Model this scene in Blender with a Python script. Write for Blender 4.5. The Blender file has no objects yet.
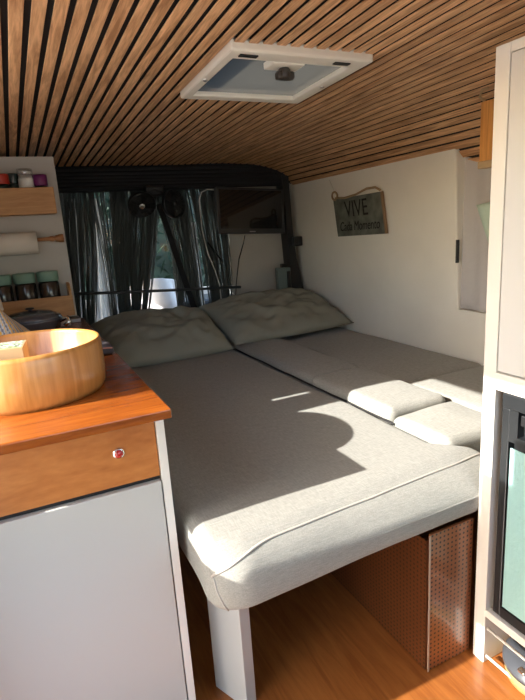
import bpy, bmesh, math, random
from mathutils import Vector, Matrix, noise as mnoise
random.seed(7)
C = bpy.context.scene.collection
PI = math.pi

# ------------------------------------------------------------------ materials
def mat(name, col, rough=.6, metal=0, spec=.5, bump=None, vary=None, coat=0, trans=0):
    m = bpy.data.materials.new(name); m.use_nodes = True
    nt = m.node_tree; b = nt.nodes['Principled BSDF']
    b.inputs['Base Color'].default_value = (*col, 1)
    b.inputs['Roughness'].default_value = rough
    b.inputs['Metallic'].default_value = metal
    b.inputs['Specular IOR Level'].default_value = spec
    b.inputs['Coat Weight'].default_value = coat
    b.inputs['Coat Roughness'].default_value = .08
    if trans: b.inputs['Transmission Weight'].default_value = trans
    tc = nt.nodes.new('ShaderNodeTexCoord')
    if vary:
        sc, amt = vary
        n = nt.nodes.new('ShaderNodeTexNoise'); n.inputs['Scale'].default_value = sc; n.inputs['Detail'].default_value = 5
        nt.links.new(tc.outputs['Object'], n.inputs['Vector'])
        r = nt.nodes.new('ShaderNodeValToRGB')
        r.color_ramp.elements[0].position = .3; r.color_ramp.elements[1].position = .7
        r.color_ramp.elements[0].color = (*[max(0, c*(1-amt)) for c in col], 1)
        r.color_ramp.elements[1].color = (*[min(1, c*(1+amt)) for c in col], 1)
        nt.links.new(n.outputs['Fac'], r.inputs['Fac']); nt.links.new(r.outputs['Color'], b.inputs['Base Color'])
    if bump:
        sc, st = bump
        n = nt.nodes.new('ShaderNodeTexNoise'); n.inputs['Scale'].default_value = sc; n.inputs['Detail'].default_value = 4
        nt.links.new(tc.outputs['Object'], n.inputs['Vector'])
        bp = nt.nodes.new('ShaderNodeBump'); bp.inputs['Strength'].default_value = st; bp.inputs['Distance'].default_value = .01
        nt.links.new(n.outputs['Fac'], bp.inputs['Height']); nt.links.new(bp.outputs['Normal'], b.inputs['Normal'])
    return m

def wood(name, c1, c2, stretch=(12, 1, 12), scale=3, rough=.45, coat=0, attr=False, rings=1.6):
    m = bpy.data.materials.new(name); m.use_nodes = True
    nt = m.node_tree; b = nt.nodes['Principled BSDF']
    b.inputs['Roughness'].default_value = rough; b.inputs['Coat Weight'].default_value = coat; b.inputs['Coat Roughness'].default_value = .1
    tc = nt.nodes.new('ShaderNodeTexCoord'); mp = nt.nodes.new('ShaderNodeMapping')
    mp.inputs['Scale'].default_value = stretch
    vec = tc.outputs['Object']
    if attr:
        at = nt.nodes.new('ShaderNodeAttribute'); at.attribute_name = 'rnd'
        ad = nt.nodes.new('ShaderNodeVectorMath'); ad.operation = 'MULTIPLY_ADD'
        ad.inputs[1].default_value = (7, 9, 5)
        nt.links.new(at.outputs['Color'], ad.inputs[0]); nt.links.new(vec, ad.inputs[2]); vec = ad.outputs[0]
    nt.links.new(vec, mp.inputs['Vector'])
    n = nt.nodes.new('ShaderNodeTexNoise'); n.inputs['Scale'].default_value = scale; n.inputs['Detail'].default_value = 6; n.inputs['Distortion'].default_value = rings
    nt.links.new(mp.outputs['Vector'], n.inputs['Vector'])
    n2 = nt.nodes.new('ShaderNodeTexNoise'); n2.inputs['Scale'].default_value = scale*7; n2.inputs['Detail'].default_value = 3
    nt.links.new(mp.outputs['Vector'], n2.inputs['Vector'])
    mx = nt.nodes.new('ShaderNodeMath'); mx.operation = 'MULTIPLY_ADD'; mx.inputs[1].default_value = .35
    nt.links.new(n2.outputs['Fac'], mx.inputs[0]); nt.links.new(n.outputs['Fac'], mx.inputs[2])
    r = nt.nodes.new('ShaderNodeValToRGB')
    r.color_ramp.elements[0].position = .48; r.color_ramp.elements[1].position = .86
    r.color_ramp.elements[0].color = (*c2, 1); r.color_ramp.elements[1].color = (*c1, 1)
    nt.links.new(mx.outputs[0], r.inputs['Fac'])
    out = r.outputs['Color']
    if attr:
        hv = nt.nodes.new('ShaderNodeHueSaturation'); 
        mm = nt.nodes.new('ShaderNodeMapRange'); mm.inputs['To Min'].default_value = .8; mm.inputs['To Max'].default_value = 1.2
        nt.links.new(at.outputs['Fac'], mm.inputs['Value']); nt.links.new(mm.outputs[0], hv.inputs['Value'])
        nt.links.new(out, hv.inputs['Color']); out = hv.outputs['Color']
    nt.links.new(out, b.inputs['Base Color'])
    bp = nt.nodes.new('ShaderNodeBump'); bp.inputs['Strength'].default_value = .08; bp.inputs['Distance'].default_value = .004
    nt.links.new(n2.outputs['Fac'], bp.inputs['Height']); nt.links.new(bp.outputs['Normal'], b.inputs['Normal'])
    return m

def linen(name, col, weave=420, amt=.16, rough=.95):
    m = bpy.data.materials.new(name); m.use_nodes = True
    nt = m.node_tree; b = nt.nodes['Principled BSDF']
    b.inputs['Roughness'].default_value = rough; b.inputs['Specular IOR Level'].default_value = .15
    b.inputs['Sheen Weight'].default_value = .1
    tc = nt.nodes.new('ShaderNodeTexCoord')
    fs = []
    for st in ((1, .12, 1), (.12, 1, 1)):
        mp = nt.nodes.new('ShaderNodeMapping'); mp.inputs['Scale'].default_value = st
        nt.links.new(tc.outputs['Object'], mp.inputs['Vector'])
        n = nt.nodes.new('ShaderNodeTexNoise'); n.inputs['Scale'].default_value = weave; n.inputs['Detail'].default_value = 2
        nt.links.new(mp.outputs['Vector'], n.inputs['Vector']); fs.append(n.outputs['Fac'])
    ad = nt.nodes.new('ShaderNodeMath'); ad.operation = 'ADD'
    nt.links.new(fs[0], ad.inputs[0]); nt.links.new(fs[1], ad.inputs[1])
    hf = nt.nodes.new('ShaderNodeMath'); hf.operation = 'MULTIPLY'; hf.inputs[1].default_value = .5
    nt.links.new(ad.outputs[0], hf.inputs[0])
    r = nt.nodes.new('ShaderNodeValToRGB')
    r.color_ramp.elements[0].position = .35; r.color_ramp.elements[1].position = .65
    r.color_ramp.elements[0].color = (*[c*(1-amt) for c in col], 1); r.color_ramp.elements[1].color = (*[min(1, c*(1+amt)) for c in col], 1)
    nt.links.new(hf.outputs[0], r.inputs['Fac']); nt.links.new(r.outputs['Color'], b.inputs['Base Color'])
    bp = nt.nodes.new('ShaderNodeBump'); bp.inputs['Strength'].default_value = .25; bp.inputs['Distance'].default_value = .002
    nt.links.new(hf.outputs[0], bp.inputs['Height']); nt.links.new(bp.outputs['Normal'], b.inputs['Normal'])
    return m

def cloth_trans(name, col, trans=.5):
    m = bpy.data.materials.new(name); m.use_nodes = True
    nt = m.node_tree; nt.nodes.clear()
    o = nt.nodes.new('ShaderNodeOutputMaterial'); d = nt.nodes.new('ShaderNodeBsdfDiffuse'); t = nt.nodes.new('ShaderNodeBsdfTranslucent')
    x = nt.nodes.new('ShaderNodeMixShader'); x.inputs[0].default_value = trans
    tc = nt.nodes.new('ShaderNodeTexCoord'); mp = nt.nodes.new('ShaderNodeMapping'); mp.inputs['Scale'].default_value = (1, 1, .06)
    n = nt.nodes.new('ShaderNodeTexNoise'); n.inputs['Scale'].default_value = 160; n.inputs['Detail'].default_value = 3
    r = nt.nodes.new('ShaderNodeValToRGB'); r.color_ramp.elements[0].position = .35; r.color_ramp.elements[1].position = .65
    r.color_ramp.elements[0].color = (*[c*.6 for c in col], 1); r.color_ramp.elements[1].color = (*col, 1)
    nt.links.new(tc.outputs['Object'], mp.inputs[0]); nt.links.new(mp.outputs[0], n.inputs['Vector']); nt.links.new(n.outputs['Fac'], r.inputs[0])
    nt.links.new(r.outputs[0], d.inputs[0]); nt.links.new(r.outputs[0], t.inputs[0])
    nt.links.new(d.outputs[0], x.inputs[1]); nt.links.new(t.outputs[0], x.inputs[2]); nt.links.new(x.outputs[0], o.inputs[0])
    return m

def pane_mat(name, tint, clear=.9, frost=0):
    m = bpy.data.materials.new(name); m.use_nodes = True
    nt = m.node_tree; nt.nodes.clear()
    o = nt.nodes.new('ShaderNodeOutputMaterial'); g = nt.nodes.new('ShaderNodeBsdfGlossy'); g.inputs['Roughness'].default_value = .03
    if frost:
        t = nt.nodes.new('ShaderNodeBsdfTranslucent')
    else:
        t = nt.nodes.new('ShaderNodeBsdfTransparent')
    t.inputs[0].default_value = (*tint, 1)
    x = nt.nodes.new('ShaderNodeMixShader'); x.inputs[0].default_value = 1-clear
    nt.links.new(t.outputs[0], x.inputs[1]); nt.links.new(g.outputs[0], x.inputs[2]); nt.links.new(x.outputs[0], o.inputs[0])
    return m

def perforated(name, col, hole, pitch=.0135, r=.0031, axes=(0, 2)):
    m = mat(name, col, rough=.32, coat=.25, vary=(6, .18))
    nt = m.node_tree; b = nt.nodes['Principled BSDF']
    src = b.inputs['Base Color'].links[0].from_socket
    tc = nt.nodes.new('ShaderNodeTexCoord'); sp = nt.nodes.new('ShaderNodeSeparateXYZ')
    nt.links.new(tc.outputs['Object'], sp.inputs[0])
    sq = []
    for a in axes:
        d = nt.nodes.new('ShaderNodeMath'); d.operation = 'DIVIDE'; d.inputs[1].default_value = pitch
        nt.links.new(sp.outputs[a], d.inputs[0])
        f = nt.nodes.new('ShaderNodeMath'); f.operation = 'FRACT'; nt.links.new(d.outputs[0], f.inputs[0])
        s = nt.nodes.new('ShaderNodeMath'); s.operation = 'SUBTRACT'; s.inputs[1].default_value = .5; nt.links.new(f.outputs[0], s.inputs[0])
        p = nt.nodes.new('ShaderNodeMath'); p.operation = 'MULTIPLY'; nt.links.new(s.outputs[0], p.inputs[0]); nt.links.new(s.outputs[0], p.inputs[1])
        sq.append(p.outputs[0])
    ad = nt.nodes.new('ShaderNodeMath'); ad.operation = 'ADD'; nt.links.new(sq[0], ad.inputs[0]); nt.links.new(sq[1], ad.inputs[1])
    lt = nt.nodes.new('ShaderNodeMath'); lt.operation = 'LESS_THAN'; lt.inputs[1].default_value = (r/pitch)**2
    nt.links.new(ad.outputs[0], lt.inputs[0])
    mx = nt.nodes.new('ShaderNodeMix'); mx.data_type = 'RGBA'
    nt.links.new(lt.outputs[0], mx.inputs['Factor']); nt.links.new(src, mx.inputs['A']); mx.inputs['B'].default_value = (*hole, 1)
    nt.links.new(mx.outputs['Result'], b.inputs['Base Color'])
    return m

def striped(name, cols, scale, axis):
    m = mat(name, cols[0], rough=.9)
    nt = m.node_tree; b = nt.nodes['Principled BSDF']
    at = nt.nodes.new('ShaderNodeAttribute'); at.attribute_name = 'rnd'
    r = nt.nodes.new('ShaderNodeValToRGB'); r.color_ramp.interpolation = 'CONSTANT'
    els = r.color_ramp.elements
    n = len(cols)
    els[0].color = (*cols[0], 1); els[1].position = 1/n; els[1].color = (*cols[1], 1)
    for i in range(2, n):
        e = els.new(i/n); e.color = (*cols[i], 1)
    nt.links.new(at.outputs['Fac'], r.inputs[0]); nt.links.new(r.outputs[0], b.inputs['Base Color'])
    return m

M = dict(
    slat=wood('slat_oak', (.80, .47, .24), (.36, .175, .072), stretch=(26, 1.6, 26), scale=2.0, rough=.5, attr=True),
    felt=mat('black_felt', (.012, .011, .011), .95),
    floor=wood('floor_wood', (.36, .125, .030), (.235, .072, .016), stretch=(9, .8, 9), scale=3, rough=.28, coat=.15),
    white=mat('white_lacquer', (.51, .515, .49), .3, bump=(60, .02)),
    whiteedge=mat('white_edge', (.76, .74, .68), .45),
    plaster=mat('white_leatherette', (.84, .81, .73), .6, bump=(180, .10), vary=(3, .05)),
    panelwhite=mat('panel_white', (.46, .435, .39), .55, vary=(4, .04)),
    doorwhite=mat('door_white', (.64, .64, .62), .4),
    hatchwhite=mat('hatch_white', (.80, .75, .64), .35),
    hatchpane=pane_mat('hatch_acrylic', (.235, .225, .20), .80, frost=1),
    black=mat('black_plastic', (.012, .012, .013), .4),
    blackmat=mat('black_fabric', (.012, .012, .014), .9, bump=(200, .2)),
    blackgloss=mat('black_gloss', (.010, .010, .011), .04, spec=.5),
    counter=wood('counter_wood', (.32, .088, .012), (.21, .05, .008), stretch=(1.4, 14, 10), scale=3, rough=.25, coat=.18),
    drawer=wood('drawer_wood', (.58, .235, .065), (.38, .125, .030), stretch=(2.2, 5, 7), scale=2.0, rough=.35, coat=.2, rings=.9),
    basin=wood('basin_wood', (.60, .30, .09), (.43, .185, .042), stretch=(9, 9, .8), scale=2.5, rough=.3, coat=.5),
    bamboo=wood('bamboo', (.50, .265, .095), (.38, .175, .055), stretch=(1.5, 8, 14), scale=3, rough=.5),
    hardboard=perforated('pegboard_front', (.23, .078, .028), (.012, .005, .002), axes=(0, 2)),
    hardboardshaded=perforated('pegboard_side_shaded', (.10, .032, .011), (.015, .005, .002), axes=(1, 2)),  # same board as the front, darkened: under-bed shade put into the colour
    alu=mat('aluminium_edge', (.38, .28, .21), .45),
    linen=linen('linen_greige', (.298, .294, .266)),
    linencover=linen('linen_topper', (.325, .32, .288)),
    piping=mat('piping_grey', (.42, .39, .35), .8),
    cord=mat('dark_piping', (.012, .011, .011), .7),
    pillow=mat('pillow_olive', (.285, .285, .235), .95, bump=(300, .25), spec=.1),
    zip=mat('zip_dark', (.05, .045, .04), .5),
    string=mat('black_string', (.05, .06, .056), .5),
    sheer=cloth_trans('pale_grey_cloth', (.75, .75, .74), .55),
    lidgreen=mat('sage_lid', (.185, .32, .25), .5),
    jarglass=mat('dark_jar_glass', (.03, .022, .018), .08, spec=.6),
    red=mat('red_lid', (.42, .03, .015), .4),
    purple=mat('purple_lid', (.16, .012, .11), .4),
    darkgreen=mat('dark_green_jar', (.03, .045, .04), .3),
    cream=mat('cream_paper', (.68, .64, .56), .9),
    creamjar=mat('white_powder', (.7, .68, .63), .5),
    clear=pane_mat('clear_glass', (.88, .9, .9), .82),
    windglass=pane_mat('windscreen_glass', (.85, .92, .9), .93),
    steel=mat('dark_steel', (.20, .22, .26), .25, metal=.6),
    rollwood=wood('holder_wood', (.45, .2, .07), (.3, .12, .04), stretch=(1, 8, 8), scale=4),
    greycloth=mat('grey_cloth', (.50, .48, .475), .95, bump=(40, .2)),
    mint=mat('mint_cloth', (.50, .63, .53), .9),
    matstraw=wood('straw_mat', (.66, .32, .09), (.45, .19, .045), stretch=(60, 60, 2), scale=2),
    jute=mat('jute', (.42, .30, .17), .9, bump=(300, .5)),
    slate=mat('slate_green', (.125, .135, .11), .8, vary=(18, .35), bump=(50, .3)),
    signedge=mat('sign_edge', (.25, .16, .09), .8),
    ink=mat('ink', (.006, .006, .006), .8),
    mintpanel=mat('mint_film', (.33, .56, .55), .25, bump=(120, .12), coat=.2),
    bezel=mat('fridge_bezel', (.018, .02, .022), .3, spec=.5),
    redbtn=mat('red_enamel', (.45, .02, .02), .2, coat=.6),
    chrome=mat('chrome', (.8, .78, .75), .15, metal=1),
    ground=mat('ground_concrete', (.58, .54, .48), .95, vary=(2, .15)),
    leaf=mat('leaf_green', (.016, .036, .02), .5, vary=(4, .4)),
    shirt=mat('white_shirt', (.78, .80, .86), .9),
    skin=mat('skin', (.62, .33, .20), .55),
    hair=mat('dark_hair', (.03, .02, .015), .7),
    trousers=mat('dark_trousers', (.03, .035, .05), .9),
    seatcloth=mat('seat_grey', (.05, .05, .055), .9),
    vanpaint=mat('van_paint', (.55, .55, .55), .35),
    pot=mat('pan_dark', (.055, .06, .07), .35),
    olive=mat('olive_enamel', (.30, .27, .11), .35),
    cardboard=mat('cardboard', (.58, .40, .20), .8),
    photo=None,
    white_cable=mat('grey_cable', (.55, .55, .53), .5),
    greygreen=mat('grey_green_plastic', (.13, .17, .16), .5),
    rosy=mat('pinkish_board', (.45, .36, .30), .7),
)
M['stripe'] = striped('striped_towel', [(.6, .58, .54), (.16, .17, .2), (.6, .58, .54), (.8, .46, .06), (.6, .58, .54), (.24, .25, .3), (.62, .6, .56), (.85, .5, .08), (.4, .4, .4), (.65, .63, .6)], 1, 0)
M['leafprint'] = striped('leaf_print', [(.40, .40, .38), (.16, .26, .06), (.40, .40, .38), (.05, .07, .04), (.30, .38, .16)], 1, 0)

# ------------------------------------------------------------------ builders
class MB:
    def __init__(s): s.bm = bmesh.new(); s.lay = s.bm.loops.layers.float_color.new('rnd')
    def _faces(s, fs, mi=0, rnd=None, smooth=False):
        for f in fs:
            f.material_index = mi; f.smooth = smooth
            if rnd is not None:
                for l in f.loops: l[s.lay] = (rnd, (rnd*7.3) % 1, (rnd*3.7) % 1, 1)
    def box(s, x0, x1, y0, y1, z0, z1, bev=0, mi=0, rot=None, rnd=None, seg=2):
        c = Vector(((x0+x1)/2, (y0+y1)/2, (z0+z1)/2))
        r = bmesh.ops.create_cube(s.bm, size=1)
        vs = r['verts']
        bmesh.ops.scale(s.bm, vec=(abs(x1-x0), abs(y1-y0), abs(z1-z0)), verts=vs)
        if bev:
            es = list({e for v in vs for e in v.link_edges})
            rb = bmesh.ops.bevel(s.bm, geom=es, offset=bev, segments=seg, affect='EDGES', profile=.5)
            vs = list({v for f in rb['faces'] for v in f.verts} | {v for v in vs if v.is_valid})
        if rot: bmesh.ops.rotate(s.bm, cent=(0, 0, 0), matrix=rot, verts=vs)
        bmesh.ops.translate(s.bm, vec=c, verts=vs)
        s._faces({f for v in vs for f in v.link_faces}, mi, rnd)
        return vs
    def quad(s, pts, mi=0, rnd=None, smooth=False):
        f = s.bm.faces.new([s.bm.verts.new(p) for p in pts]); s._faces([f], mi, rnd, smooth); return f
    def grid(s, fn, nu, nv, mi=0, smooth=True, closeu=False, rndfn=None):
        V = [[s.bm.verts.new(fn(i/nu, j/nv)) for j in range(nv+1)] for i in range(nu if closeu else nu+1)]
        for i in range(nu):
            for j in range(nv):
                i2 = (i+1) % nu if closeu else i+1
                f = s.bm.faces.new((V[i][j], V[i2][j], V[i2][j+1], V[i][j+1]))
                s._faces([f], mi, rndfn((i+.5)/nu, (j+.5)/nv) if rndfn else None, smooth)
        return V
    def lathe(s, c, prof, n=32, axis='z', mi=0, smooth=True, caps=True):
        c = Vector(c)
        def pt(a, r, h):
            v = Vector((r*math.cos(a), r*math.sin(a), h))
            if axis == 'x': v = Vector((v.z, v.x, v.y))
            if axis == 'y': v = Vector((v.x, v.z, v.y))
            if isinstance(axis, Matrix): v = axis @ v
            return c+v
        R = [[s.bm.verts.new(pt(2*PI*i/n, r, h)) for i in range(n)] for r, h in prof]
        for k in range(len(prof)-1):
            for i in range(n):
                f = s.bm.faces.new((R[k][i], R[k][(i+1) % n], R[k+1][(i+1) % n], R[k+1][i])); s._faces([f], mi, None, smooth)
        if caps:
            for ring, ok in ((R[0], prof[0][0] > 1e-6), (R[-1], prof[-1][0] > 1e-6)):
                if ok: s._faces([s.bm.faces.new(ring)], mi)
    def tube(s, pts, r, n=8, mi=0, flat=1):
        pts = [Vector(p) for p in pts]
        rings = []
        up = Vector((0, 0, 1))
        prev = None
        for i, p in enumerate(pts):
            t = (pts[min(i+1, len(pts)-1)]-pts[max(i-1, 0)]).normalized()
            if prev is None:
                a = t.cross(up)
                if a.length < 1e-3: a = t.cross(Vector((0, 1, 0)))
                a.normalize()
            else:
                a = (prev-t*prev.dot(t)).normalized()
            prev = a; b = t.cross(a)
            rr = r(i/(len(pts)-1)) if callable(r) else r
            rings.append([s.bm.verts.new(p+a*math.cos(2*PI*k/n)*rr+b*math.sin(2*PI*k/n)*rr*flat) for k in range(n)])
        for i in range(len(pts)-1):
            for k in range(n):
                f = s.bm.faces.new((rings[i][k], rings[i][(k+1) % n], rings[i+1][(k+1) % n], rings[i+1][k])); s._faces([f], mi, None, True)
        s._faces([s.bm.faces.new(rings[0]), s.bm.faces.new(rings[-1])], mi)
    def rbox(s, c, sz, r, n=20, fn=None, mi=0):
        """rounded box on a dense grid; fn deforms each point (local, half sizes)"""
        c = Vector(c); h = Vector(sz)/2
        rad = Vector((min(r, h.x), min(r, h.y), min(r, h.z)))
        N = n+1; V = {}
        def vert(i, j, k):
            if (i, j, k) not in V: V[(i, j, k)] = s.bm.verts.new((2*i/N-1, 2*j/N-1, 2*k/N-1))
            return V[(i, j, k)]
        fs = []
        for a in range(3):
            for e in (0, N):
                for p in range(N):
                    for q in range(N):
                        cs = []
                        for pp, qq in ((p, q), (p+1, q), (p+1, q+1), (p, q+1)):
                            t = [pp, qq]; t.insert(a, e); cs.append(vert(*t))
                        fs.append(s.bm.faces.new(cs))
        for v in V.values():
            q = Vector([math.sin(t*PI/2) for t in v.co])
            p = Vector((q.x*h.x, q.y*h.y, q.z*h.z))
            inn = Vector([max(-(h[i]-rad[i]), min(h[i]-rad[i], p[i])) for i in range(3)])
            d = Vector([(p[i]-inn[i])/max(rad[i], 1e-6) for i in range(3)])
            if d.length > 1e-6:
                d.normalize(); p = inn+Vector([d[i]*rad[i] for i in range(3)])
            if fn: p = fn(p, h)
            v.co = c+p
        s._faces(fs, mi, None, True)
    def build(s, name, mats, parent=None, recalc=True):
        if recalc: bmesh.ops.recalc_face_normals(s.bm, faces=s.bm.faces)
        me = bpy.data.meshes.new(name); s.bm.to_mesh(me); s.bm.free()
        for m in (mats if isinstance(mats, (list, tuple)) else [mats]): me.materials.append(m)
        o = bpy.data.objects.new(name, me); C.objects.link(o)
        if parent: o.parent = parent; o.matrix_parent_inverse = parent.matrix_world.inverted()
        return o

def tag(o, label=None, cat=None, group=None, kind=None):
    if label: o['label'] = label
    if cat: o['category'] = cat
    if group: o['group'] = group
    if kind: o['kind'] = kind
    return o
def empty(name, loc, label, cat, group=None):
    o = bpy.data.objects.new(name, None); C.objects.link(o); o.location = loc; o.empty_display_size = .05
    o.matrix_world = Matrix.Translation(loc)
    return tag(o, label, cat, group)
def struct(name, mb, m): return tag(mb.build(name, m), kind='structure')
def one_box(*a, **k):
    m = MB(); m.box(*a, **k); return m

# ------------------------------------------------------------------ the van shell
XL, XR = -.25, 1.78
ZB = .565                       # bed top
def zceil(x, y):
    u = (x-.78)/.96
    side = .18 if u > 0 else .10
    return 1.645-.04*(y-1.25)*max(.25, 1-u*u)-side*abs(u)**(4 if u > 0 else 2.4)
m = MB(); m.box(-.35, 1.9, -.6, 4.75, -.03, 0)
struct('floor', m, M['floor'])

# ceiling: felt backing and oak slats, open at the roof hatch
HX0, HX1, HY0, HY1 = .585, .975, 1.32, 1.69
m = MB()
def back(x0, x1, y0, y1, nx, ny):
    m.grid(lambda u, v: (x0+(x1-x0)*u, y0+(y1-y0)*v, zceil(x0+(x1-x0)*u, y0+(y1-y0)*v)+.012), nx, ny, mi=1)
    m.grid(lambda u, v: (x0+(x1-x0)*u, y0+(y1-y0)*v, zceil(x0+(x1-x0)*u, y0+(y1-y0)*v)+.05), nx, ny, mi=1)
back(-.3, HX0, -.5, 3.2, 8, 12); back(HX1, 1.9, -.5, 3.2, 10, 12); back(HX0, HX1, -.5, HY0, 4, 6); back(HX0, HX1, HY1, 3.2, 4, 6)
pitch, sw, th = .0394, .0262, .0045
k = 0; x = -.29
while x < 1.86:
    spans = [(-.5, 3.1)]
    if x+sw > HX0 and x < HX1: spans = [(-.5, HY0), (HY1, 3.1)]
    slope = (zceil(x+sw, 1.5)-zceil(x, 1.5))/sw
    for a, b in spans:
        n = 6 if len(spans) == 1 else 3
        P = []
        for i in range(n+1):
            y = a+(b-a)*i/n
            z0, z1 = zceil(x, y), zceil(x+sw, y)
            P.append([m.bm.verts.new(p) for p in ((x, y, z0+th), (x, y, z0+.001), (x+.0012, y, z0), (x+sw-.0012, y, z1), (x+sw, y, z1+.001), (x+sw, y, z1+th))])
        rn = random.random()
        for i in range(n):
            for j in range(6):
                f = m.bm.faces.new((P[i][j], P[i][(j+1) % 6], P[i+1][(j+1) % 6], P[i+1][j])); m._faces([f], 0, rn)
        m._faces([m.bm.faces.new(P[0]), m.bm.faces.new(P[-1])], 0, rn)
    x += pitch; k += 1
struct('ceiling', m, [M['slat'], M['felt']])

# right wall: outer skin, lower lining, upper padded panel with its free end
def prism(mb, prof, y0, y1, mi=0):
    a = [mb.bm.verts.new((p[0], y0, p[1])) for p in prof]; b = [mb.bm.verts.new((p[0], y1, p[1])) for p in prof]
    fs = [mb.bm.faces.new(a), mb.bm.faces.new(b)]
    n = len(prof)
    for i in range(n): fs.append(mb.bm.faces.new((a[i], a[(i+1) % n], b[(i+1) % n], b[i])))
    mb._faces(fs, mi)
m = MB()
prism(m, [(1.86, 0), (1.86, .8), (1.84, 1.62), (1.87, 1.62), (1.89, .8), (1.89, 0)], -.5, 3.25)
prism(m, [(1.785, 0), (1.775, .775), (1.865, .775), (1.865, 0)], -.5, 3.2)
struct('wall_right', m, M['plaster'])
m = MB()
prism(m, [(1.775, .76), (1.738, 1.50), (1.775, 1.56), (1.835, 1.56), (1.845, .76)], 1.70, 3.15)
o = struct('trim_1', m, M['plaster'])
bv = o.modifiers.new('b', 'BEVEL'); bv.width = .008; bv.segments = 3; bv.limit_method = 'ANGLE'

# left wall with the open sliding door (y .38 to 1.50)
JY = 1.50
m = MB()
HZ = 1.508
m.box(-.29, XL, JY, 1.655, 0, 1.60)
m.box(-.29, XL, 1.672, 3.25, 0, 1.60)
m.box(-.29, XL, 1.655, 1.672, 0, 1.03); m.box(-.29, XL, 1.655, 1.672, 1.245, 1.60)
m.box(-.29, XL, -.5, .38, 0, 1.60)
m.box(-.29, XL, .38, JY, HZ, 1.60)
m.box(-.29, XL, .865, JY, 0, .80)  # unseen low panel, added to keep sun off the floor under the bed
m.box(-.29, XL, .785, .872, .81, 1.24); m.box(-.29, XL, .38, .785, .81, 1.36)  # unseen mid-height panels in the doorway, added to shade the fridge front
struct('wall_left', m, M['plaster'])
# rear frame behind the camera: pillars and header around open rear doors
m = MB()
m.box(-.29, -.12, -.56, -.5, 0, 1.66); m.box(1.74, 1.89, -.56, -.5, 0, 1.66); m.box(-.12, 1.74, -.56, -.5, 1.42, 1.66); m.box(-.12, 1.74, -.56, -.5, 0, .72)  # last box: unseen low board added to cut light from behind
struct('wall_rear', m, M['vanpaint'])
# bulkhead panel right of the cab opening
m = MB(); m.box(1.275, 1.80, 3.135, 3.165, 0, 1.60)
m.box(-.25, .20, 3.135, 3.165, 0, 1.60)
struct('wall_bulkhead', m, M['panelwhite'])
# cab: side walls with window openings, roof, dash and windscreen
m = MB()
for x0, x1 in ((-.29, -.25), (1.83, 1.87)):
    m.box(x0, x1, 3.25, 4.75, 0, .62); m.box(x0, x1, 3.25, 3.42, .62, 1.55); m.box(x0, x1, 3.42, 4.75, 1.34, 1.55)
m.box(-.29, 1.87, 4.71, 4.75, 0, .66)
m.box(-.29, 1.87, 3.2, 4.35, 1.55, 1.58)
struct('wall_cab', m, M['vanpaint'])
m = MB(); m.grid(lambda u, v: (-.25+2.08*u, 4.70-.35*v, .66+.89*v), 2, 2, smooth=False)
struct('window_1', m, M['windglass'])
m = MB(); m.box(-.24, 1.82, 4.28, 4.70, .12, .60, bev=.04); struct('trim_2', m, M['black'])

# outside
m = MB(); m.box(-25, 25, -25, 25, -.62, -.6)
struct('ground', m, M['ground'])
def hedge(name, cx, cy, sx, sy, hz, n, label):
    m = MB()
    for i in range(n):
        a = random.uniform(-1, 1); b = random.uniform(-1, 1); c = random.random()
        p = Vector((cx+a*sx, cy+b*sy, -.6+c*hz)); p += Vector((random.gauss(0, .12), random.gauss(0, .12), random.gauss(0, .1)))
        d = Vector((random.gauss(0, 1), random.gauss(0, 1), random.gauss(0, 1))).normalized()*random.uniform(.08, .17)
        e = d.cross(Vector((random.gauss(0, 1), random.gauss(0, 1), random.gauss(0, 1)))).normalized()*random.uniform(.03, .06)
        m.quad((p-d, p+e, p+d, p-e))
    m.box(cx-sx*.9, cx+sx*.9, cy, cy+sy*.9, -.6, -.6+hz*.8)
    return tag(m.build(name, M['leaf'], recalc=False), label, 'hedge', kind='stuff')
hedge('hedge', .8, 8.6, 3.6, .5, 3.2, 5200, 'dark green leafy hedge seen beyond the parted black string curtain')

# ------------------------------------------------------------------ roof hatch
h = empty('roof_hatch', (.77, 1.47, 1.60), 'white framed roof hatch with grey pane set in the slatted ceiling', 'roof hatch')
hz = 1.616
m = MB()
FX0, FX1, FY0, FY1 = .566, 1.0, 1.285, 1.715
PX0, PX1, PY0, PY1 = .598, .955, 1.345, 1.672
def tl(y): return -.035*(y-1.5)
def fbox(x0, x1, y0, y1, za, zb):
    vs = m.box(x0, x1, y0, y1, za, zb, bev=.006)
    for v in vs: v.co.z += tl(v.co.y)
fbox(FX0, FX1, FY0, PY0, hz, hz+.03); fbox(FX0, FX1, PY1, FY1, hz, hz+.03)
fbox(FX0, PX0, PY0-.008, PY1+.008, hz+.0004, hz+.0296); fbox(PX1, FX1, PY0-.008, PY1+.008, hz+.0004, hz+.0296)
m.build('frame', M['hatchwhite'], h)
m = MB(); vs = m.box(PX0-.003, PX1+.003, PY0-.003, PY1+.003, hz+.014, hz+.018)
for v in vs: v.co.z += tl(v.co.y)
m.build('pane', M['hatchpane'], h)
for x0 in (.60, .885):
    m = MB(); vs = m.box(x0, x0+.05, 1.305, 1.32, hz-.003, hz+.01)
    for v in vs: v.co.z += tl(v.co.y)
    m.build('slot', M['black'], h)
m = MB(); vs = m.box(.71, .81, PY0-.005, PY0+.055, hz-.003, hz+.02, bev=.004)
for v in vs: v.co.z += tl(v.co.y)
m.build('latch_plate', M['hatchwhite'], h)
m = MB(); m.lathe((.762, PY0+.03, hz-.025), [(.012, 0), (.017, .004), (.017, .022), (.012, .03)], 16)
m.box(.738, .79, PY0+.018, PY0+.046, hz-.027, hz-.006, bev=.006)
m.build('latch_knob', mat('latch_brown', (.035, .028, .022), .4), h)
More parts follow.
